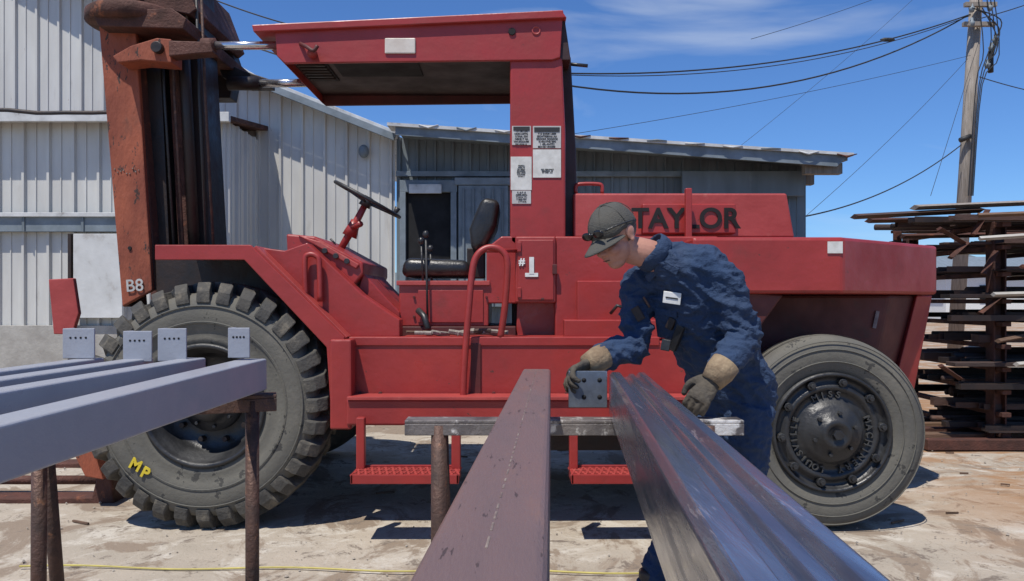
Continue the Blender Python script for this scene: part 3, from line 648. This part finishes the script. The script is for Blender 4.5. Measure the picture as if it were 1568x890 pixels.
tube('tilt_rod_near',[M(318,70,4.69),M(425,70,4.69)],.026,CHROME,ms,16);tube('tilt_gland',[M(310,70,4.69),M(330,70,4.69)],.045,RUSTD,ms,16)
tube('tilt_rod_far',[M(395,128,5.5),M(480,127,5.5)],.03,CHROME,ms,16);tube('tilt_barrel_far',[M(350,128,5.5),M(398,128,5.5)],.05,DARK,ms,16)
prism('far_mast_arm',[(262,-10),(300,10),(352,70),(362,100),(352,150),(320,150),(290,100)],5.7,5.85,DARK,ms)
prism('carriage_arm',[(330,90),(372,108),(415,122),(415,134),(380,134),(340,118)],5.55,5.65,DARK,ms)
prism('upper_crosshead',[(165,-60),(272,-60),(300,14),(290,22),(262,16),(150,18)],4.9,5.8,RUSTD,ms)
prism('load_backrest_plate',[(74,428),(112,426),(120,480),(110,512),(82,512)],5.2,5.24,RED2,ms)
prism('carriage_lower',[(110,690),(140,680),(158,735),(130,730)],4.7,4.9,RUST,ms)
text('chalk_mark','B8',.11,M(206,438,4.81),PAPD,ms,R(-4),.001,.001)
for k in range(9):
    c=M(176+k*4.6,262+random.uniform(-4,6),4.82);cylY('weld_dot_%d'%k,(c.x,c.z),.004,4.814,4.825,WOODP,ms,6,0)
c=M(198,380,4.81);cylY('mast_hole',(c.x,c.z),.012,4.812,4.83,VOID,ms,12,0)
for k,y in enumerate((4.85,5.9)):
    prism('fork_%d'%k,[(150,720),(170,722),(174,775),(160,783),(-160,779),(-320,770),(-320,764),(-150,764),(140,762)],y,y+.16,RUSTD,fl,.01,4.85)
tube('fork_shaft',[M(-100,735,5.1),M(150,735,5.1)],.03,RUSTD,fl,12)
# ================================================================= SAWHORSES + BEAMS
def sawhorse(name,A,B,mat,matleg,wid=.09,r=.03):
    e=empty(name);A=Vector(A);B=Vector(B);d=(B-A).normalized();n=Vector((-d.y,d.x,0))
    if n.y<0:n=-n
    obox('top_bar',(A+B)/2-Z*.006,d,n,Z,(B-A).length,wid,.012,mat,e,.003)
    obox('bar_flange',(A+B)/2-n*(wid/2-.006)-Z*.034,d,n,Z,(B-A).length,.012,.044,mat,e,.003)
    for k,t in enumerate((.1,.9)):
        P=A.lerp(B,t)
        for s in (-1,1):
            tube('leg_%d_%d'%(k,s>0),[P-Z*.02+n*s*.02,Vector((P.x,P.y,0))+n*s*(.04 if s<0 else .3)],r,matleg,e,14)
        tube('rung_%d'%k,[Vector((P.x,P.y,.25))-n*.035,Vector((P.x,P.y,.25))+n*.22],.015,matleg,e,10)
    return e
A=M(622,641,2.8);B=M(1134,641,2.8);zs=A.z
s1=sawhorse('steel_sawhorse',A,B,SAW,SAWR)
s2=sawhorse('steel_sawhorse',(-.8,2.55,.985),(-1.53,2.3,.985),SAWR,SAWR,.08,.022)
s3=sawhorse('steel_sawhorse',(-1.0,.9,.97),(-1.9,.8,.97),SAWR,SAWR,.08,.022)
s4=sawhorse('steel_sawhorse',(-.5,.12,zs),(.8,.12,zs),SAW,SAWR)
def profbeam(name,prof,A,B,mat,bev=.006,parent=None):
    A=Vector(A);B=Vector(B);t=(B-A).normalized();s=t.cross(Z).normalized();u=s.cross(t);n=len(prof)
    if s.x<0:s=-s
    vs=[A+s*x+u*z for x,z in prof]+[B+s*x+u*z for x,z in prof]
    fs=[tuple(range(n)),tuple(range(2*n-1,n-1,-1))]+[(i,(i+1)%n,n+(i+1)%n,n+i) for i in range(n)]
    return obj(name,vs,fs,mat,parent,False,bev,3)
def rt(w,h,x0=0): return [(x0-w/2,-h),(x0+w/2,-h),(x0+w/2,0),(x0-w/2,0)]
a=M(822,565,2.95);hb=a.z-zs
be=empty('rectangular_steel_tube')
profbeam('tube_body',rt(.108,hb),(a.x,2.95,a.z),(a.x-.052*2.9,.05,a.z+.07),BROWN,.01,be)
# interrupted soapstone layout marks along the tube
E0=Vector((a.x,2.95,a.z));E1=Vector((a.x-.052*2.9,.05,a.z+.07));MK=mk('scribed_line',(.13,.085,.075),(.3,.24,.2),30,.6,.2,0)
pp=[]
tt=.02
while tt<.8:
    l=random.uniform(.004,.012);c0=E0.lerp(E1,tt);c1=E0.lerp(E1,tt+l);pp.append(sweep([c0+Z*.0004,c1+Z*.0004],[(.0012,.0006)]*2,4,(1,0,0)));tt+=l+random.uniform(.004,.01)
v,f=merge(pp);obj('scribe_marks',v,f,MK,be)
a=M(962,570,2.93);h2=a.z-zs
w_=.150
prof=[(-w_/2,-h2),(-w_/2,-.012),(-w_/2+.012,0),(-.032,0),(-.024,-.018),(-.004,-.018),(.004,-.006),(.020,-.006),(.028,-.016),(.04,0),(w_/2-.014,0),(w_/2,-.014),(w_/2,-h2),(w_/2-.01,-h2),(w_/2-.01,-.04),(-w_/2+.01,-.04),(-w_/2+.01,-h2)]
chan=profbeam('steel_door_channel',prof,(a.x,2.93,a.z),(a.x-.085*2.88,.05,a.z+.055),MILL,.003)
cl=empty('clip_plate')
def holed(n,c,ux,uz,w,h,t,holes,mat,parent,r=.009):
    nn=ux.cross(uz).normalized()
    o=obox(n,c,ux,nn,uz,w,t,h,mat,parent,.002)
    for k,(hx,hz) in enumerate(holes):
        p=Vector(c)+ux*hx+uz*hz; tube(n+'_hole_%d'%k,[p-nn*(t/2+.001),p+nn*(t/2+.001)],r,VOID,parent,14)
    return o
c=M(900,596,2.88)
holed('plate',c,X,Z,.148,.14,.01,[(-.015,.035),(.045,.035),(-.015,-.03),(.045,-.03)],GALV,cl)
ends=[(-.865,1.105,.088),(-1.06,1.108,.07),(-1.235,1.108,.07),(-1.40,1.108,.07)]
for k,(ex,ez_,wd) in enumerate(ends):
    profbeam('primed_steel_beam',rt(wd,.105 if k==0 else .11),(ex,2.52,ez_),(ex-.175,.1,ez_-.055 if k==0 else ez_-.01),PRIM,.006)
for k,(u,v0,v1,wd) in enumerate(((366,502,548,32),(264,503,553,42),(211,507,554,42),(121,503,549,46))):
    e=empty('punched_clip');Y=2.46;c=(M(u,v0,Y)+M(u,v1,Y))/2;hh=(v1-v0)*Y/F;ww=wd*Y/F
    holed('clip',c,Vector((1,.12,0)).normalized(),Z,ww,hh,.008,[(-.25*ww+i*.16*ww,.32*hh*(.6)) for i in range(4)],PRIM,e,.0035)
    box('clip_leg',c.x-ww/2,c.x-ww/2+.008,Y,Y+.05,c.z-hh/2,c.z+hh/2,PRIM,e,.002)
# ================================================================= MAN
mn=empty('man_in_coveralls')
Rv=Vector((-.86,.5,0)).normalized();Fd=Vector((-.5,-.86,0)).normalized()
pel=M(1122,598,3.22);wa=M(1102,545,3.19);ch=M(1070,468,3.12);uc=M(1046,422,3.08);nb=M(1006,393,3.04)
torso=sweep([pel-Z*.1,pel,wa,ch,uc,uc.lerp(nb,.5),nb,nb.lerp(M(985,375,3.04),.5)],[(.15,.12),(.18,.145),(.175,.14),(.195,.145),(.19,.125),(.14,.1),(.075,.07),(.06,.06)],28,tuple(Rv),4)
rs=M(978,436,3.2);ls=M(1106,430,2.98)
relb=M(972,530,3.1);rw=M(912,552,2.96)
lelb=M(1138,516,2.96);lw=M(1100,572,2.82)
parts=[torso]
parts.append(sweep([uc-Rv*.02+Z*.0,uc.lerp(rs,.6)+Z*.01,rs],[.1,.085,.075],16,None,3));parts.append(sweep([uc,uc.lerp(ls,.6)+Z*.012,ls],[.1,.088,.078],16,None,3))
parts.append(ell(rs,(.076,.076,.076)));parts.append(ell(ls,(.08,.08,.08)))
parts.append(sweep([rs,rs.lerp(relb,.5),relb,relb.lerp(rw,.5),rw.lerp(relb,.08)],[.078,.07,.064,.059,.05],18,None,4))
parts.append(sweep([ls,ls.lerp(lelb,.5),lelb,lelb.lerp(lw,.5),lw.lerp(lelb,.08)],[.08,.075,.068,.062,.052],18,None,4))
hr=M(1090,622,3.27);hl=M(1144,622,3.16)
kr=M(1055,760,3.18);kl=M(1141,765,3.12)
ar=Vector((M(1000,0,3.12).x,3.12,.1));al=Vector((M(1138,0,3.1).x,3.14,.1))
parts.append(sweep([hr,hr.lerp(kr,.5),kr,kr.lerp(ar,.5),ar],[.115,.098,.08,.075,.075],20,None,4))
parts.append(sweep([hl,hl.lerp(kl,.5),kl,kl.lerp(al,.5),al],[.11,.092,.076,.072,.072],20,None,4))
def wr(co):
    p=Vector((co.x*8,co.y*8,co.z*15+co.x*9));q=Vector((co.x*20+3,co.y*20,co.z*36))
    a=1-abs(noise.noise(p))*2.4;b=1-abs(noise.noise(q))*2.4
    k=1.0
    for c_,r_ in ((relb,.16),(lelb,.16),(wa,.2),(ls,.12)):
        d=(co-c_).length
        if d<r_:k+=.8*(1-d/r_)
    return (max(a,-.2)-.5)*.014*k+(max(b,-.2)-.5)*.007*k
body=remesh('coverall',parts,.0075,CLOTH,mn,5,wr)
bv=BVHTree.FromPolygons([v.co.copy() for v in body.data.vertices],[tuple(p.vertices) for p in body.data.polygons])
cp=nb+(M(990,377,3.04)-nb)*.35
cax=(M(975,368,3.02)-nb).normalized()
s_=Rv-cax*Rv.dot(cax);s_.normalize();t_=cax.cross(s_)
cpts=[]
for i in range(33):
    a=2*math.pi*i/32;cpts.append(cp+s_*.078*math.cos(a)+t_*.074*math.sin(a))
tube('collar_band',cpts,[(.03,.008)]*33,CLOTH,mn,10,0,tuple(cax))
def on_body(u,v):
    o=Vector((0,0,H));d=(M(u,v,3)-o).normalized();r=bv.ray_cast(o,d)
    return (r[0],r[1]) if r[0] else (M(u,v,3),Vector((0,-1,0)))
def patch(n,u,v,w,h,t,mat,tilt=0,off=.003):
    p,nn=on_body(u,v);nn=(nn+Fd*1.2).normalized();up=(Z-nn*Z.dot(nn)).normalized();up=Matrix.Rotation(R(tilt),3,nn)@up;sx=up.cross(nn).normalized()
    return obox(n,p+nn*(off+t/2),sx,nn,up,w,t,h,mat,mn,.003)
patch('name_patch',1030,456,.072,.048,.004,WHITEP,-8,.008);patch('name_stitch',1030,456,.05,.006,.002,CABLE,-8,.0125)
patch('chest_pocket_l',1022,500,.1,.11,.006,CLOTH,-8,.002);patch('pocket_flap',1022,478,.105,.03,.008,CLOTH,-8,.006)
patch('pocket_tools',1040,515,.032,.12,.03,BLACK,-28,.004);patch('tool_clip',1030,495,.03,.05,.02,DARK,-28,.006)
patch('pen_group',978,480,.035,.06,.015,DARK,30,.004);patch('pen',990,462,.01,.05,.012,SAWR,30,.004)
patch('radio',1020,528,.035,.045,.025,BLACK,-10,.004)
for k,(u,v,t) in enumerate(((1000,420,35),(1028,410,-30))): patch('lapel_%d'%k,u,v,.07,.03,.006,CLOTH,t,.006)
hc=M(941,362,2.99)
fw=Vector((-.68,-.50,-.54)).normalized();up=Vector((-.34,-.12,.93));up=(up-fw*up.dot(fw)).normalized();rt_=fw.cross(up)
HM=Matrix((rt_,fw,up)).transposed()
def hp(x,y,z):return hc+HM@Vector((x,y,z))
def he(x,y,z,a,b,c,seg=20,ring=12):return ell(hp(x,y,z),(a,b,c),HM,seg,ring)
hparts=[he(0,-.012,.03,.076,.097,.09),he(0,.03,-.035,.062,.066,.07),he(0,.048,-.085,.036,.04,.03),he(0,.066,-.06,.03,.026,.025),
 he(0,.078,.012,.052,.02,.014),he(.036,.062,-.03,.026,.028,.024),he(-.036,.062,-.03,.026,.028,.024),
 he(0,.1,-.022,.015,.02,.014),sweep([hp(0,.084,.012),hp(0,.097,-.008),hp(0,.108,-.022)],[.009,.011,.013],10),
 he(.011,.096,-.028,.009,.012,.008),he(-.011,.096,-.028,.009,.012,.008),
 he(0,.088,-.052,.022,.012,.005),he(0,.086,-.063,.02,.012,.006),
 sweep([hp(0,-.02,-.03),hp(0,-.03,-.075),nb.lerp(hp(0,-.03,-.075),.4),nb-cax*.03],[.056,.056,.06,.066],20,None,3)]
for s in (1,-1):
    hparts.append(he(s*.077,-.012,-.005,.009,.02,.032));hparts.append(he(s*.083,-.018,.006,.006,.018,.022));hparts.append(he(s*.081,-.006,-.03,.006,.01,.011))
remesh('head_and_neck',hparts,.0035,SKIN,mn,4)
for s in (1,-1):
    v,f=he(s*.03,.081,.0,.012,.009,.009,16,10);obj('eye',v,f,WHITEP,mn,True)
    v,f=he(s*.03,.0885,.0,.005,.003,.005,12,8);obj('iris',v,f,BLACK,mn,True)
    tube('eyebrow',[hp(s*.014,.097,.016),hp(s*.03,.096,.02),hp(s*.048,.085,.015)],[.003,.004,.002],HAIR,mn,8)
tube('mouth_line',[hp(-.02,.095,-.0575),hp(0,.1,-.0575),hp(.02,.095,-.0575)],.0015,BOOT,mn,6)
hairp=[he(0,-.02,.022,.0785,.0945,.082,28,16)]
V,Fc=hairp[0];inv=HM.transposed()
Fc=[f for f in Fc if all(((inv@(V[i]-hc)).y<.015 and (inv@(V[i]-hc)).z>-.052+ max(0,(inv@(V[i]-hc)).y+.03)*.6) for i in f)]
obj('hair',V,Fc,HAIR,mn,True)
V=[];Fc=[];ns=40;nr=12
for i in range(nr+1):
    th=(math.pi/2)*i/nr*1.08
    for j in range(ns):
        ph=2*math.pi*j/ns
        a,b,c_=.085,.106,.098
        x=a*math.sin(th)*math.cos(ph);y=-.012+b*math.sin(th)*math.sin(ph);z=.034+c_*math.cos(th)
        z+=.004*math.cos(6*ph)*math.sin(th*2)*.4+noise.noise(Vector((x*25,y*25,z*25)))*.006
        if y<0:z-=.012*(i/nr)**2*min(1,-y/.08)
        V.append(hp(x,y,z))
for i in range(nr):
    for j in range(ns):Fc.append((i*ns+j,i*ns+(j+1)%ns,(i+1)*ns+(j+1)%ns,(i+1)*ns+j))
o=obj('cap_crown',V,Fc,CAPM,mn,True);sd=o.modifiers.new('t','SOLIDIFY');sd.thickness=.003
for k in range(6):
    ph=math.pi*k/3;tube('cap_seam_%d'%k,[hp(.0865*math.sin(t)*math.cos(ph),-.012+.1075*math.sin(t)*math.sin(ph),.034+.0995*math.cos(t)) for t in [i*.13 for i in range(13)]],.0016,CAPM,mn,6)
v,f=he(0,-.012,.133,.008,.008,.005,10,6);obj('cap_button',v,f,CAPM,mn,True)
V=[];Fc=[];n1=16;n2=6
for i in range(n1+1):
    ph=R(20)+R(140)*i/n1
    for j in range(n2+1):
        t=j/n2;e=math.sin((ph-R(20))/R(140)*math.pi)
        r=1+t*.78*e**.6
        x=.083*math.cos(ph)*(1+t*.12);y=-.012+.104*math.sin(ph)*r;z=.036-.03*t*e-.03*(abs(x)/.08)**2
        V.append(hp(x,y,z))
for i in range(n1):
    for j in range(n2):
        a=i*(n2+1)+j;Fc.append((a,a+1,a+n2+2,a+n2+1))
o=obj('cap_brim',V,Fc,CAPM,mn,True);sd=o.modifiers.new('t','SOLIDIFY');sd.thickness=.004
GL=mk('dark_lens',(.01,.01,.012),None,5,.08,0,0)
for s in (1,-1):
    v,f=he(s*.034,.096,.058,.03,.008,.018,16,10);obj('glasses_lens',v,f,GL,mn,True)
    tube('glasses_arm',[hp(s*.062,.082,.06),hp(s*.088,.02,.05),hp(s*.088,-.05,.03)],.0035,BLACK,mn,8,4)
tube('glasses_bridge',[hp(-.012,.102,.064),hp(.012,.102,.064)],.004,BLACK,mn,8)
def hand(name,wrist,d,nrm,thumb_side,curl,fc=None,sc_=1.12,spread=.1):
    d=Vector(d).normalized();nrm=Vector(nrm);nrm=(nrm-d*nrm.dot(d)).normalized();s=d.cross(nrm)*thumb_side
    w=Vector(wrist);k=sc_
    P=lambda a,b,c:w+(d*a+s*b+nrm*c)*k
    parts=[sweep([P(-.02,0,0),P(.015,0,0),P(.05,0,0),P(.085,.002,0),P(.1,.002,0)],[(.030,.024),(.033,.022),(.041,.02),(.044,.018),(.036,.012)],18,tuple(s),3)]
    for i,(off,L_) in enumerate(((.032,.072),(.011,.08),(-.011,.075),(-.031,.06))):
        cu=curl[i];a=0;p=P(.082,off,0);pts=[p.copy()];dirv=(d+s*(off*spread*12*.25)).normalized()
        for q,sg in enumerate((.15,.42,.27,.22)):
            a+=[cu*.3,cu*.6,cu*.9,cu*.6][q]
            dd=(dirv*math.cos(a)+nrm*math.sin(a));p=p+dd*(L_*sg*k);pts.append(p.copy())
        parts.append(sweep(pts,[.0115*k,.0108*k,.0105*k,.0098*k,.0075*k],10,None,3));parts.append(ell(pts[-1],(.008*k,)*3,None,10,8))
    th=[P(.02,.028,.004),P(.04,.05,.014),P(.065,.062,.026),P(.088,.060,.036)]
    parts.append(sweep(th,[.018*k,.0155*k,.013*k,.010*k],12,None,4));parts.append(ell(th[-1],(.0105*k,)*3,None,10,8))
    parts.append(ell(P(.035,.028,.01),(.022*k,)*3,None,12,8))
    def wrk(co): return noise.noise(co*70)*.0018
    remesh(name,parts,.0035,GLOVE,mn,2,wrk)
rd=(M(868,574,2.9)-rw)
hand('right_glove',rw+rd.normalized()*.02,rd,(-.25,-.55,-.75),-1,(.75,.8,.85,.9))
tube('right_cuff',[rw-rd.normalized()*.045,rw-rd.normalized()*.01,rw+rd.normalized()*.045],[.05,.052,.041],CUFF,mn,18)
ld=(M(1062,622,2.78)-lw)
hand('left_glove',lw+ld.normalized()*.025,ld,(-.35,.35,-.85),-1,(.6,.65,.65,.7))
tube('left_cuff',[lw-ld.normalized()*.05,lw-ld.normalized()*.01,lw+ld.normalized()*.045],[.056,.056,.043],CUFF,mn,18)
for k,a in enumerate((ar,al)):
    f_=Vector((-.6,-.8,0)).normalized();sd_=Vector((f_.y,-f_.x,0))
    parts=[sweep([a+Z*.08,a,Vector((a.x,a.y,.05))],[.06,.06,.055],16),sweep([Vector((a.x,a.y,.045))-f_*.07,Vector((a.x,a.y,.05)),Vector((a.x,a.y,.05))+f_*.1,Vector((a.x,a.y,.04))+f_*.19],[(.035,.04),(.043,.052),(.05,.045),(.04,.032)],16,tuple(sd_),4)]
    remesh('boot_%d'%k,parts,.007,BOOT,mn,3)
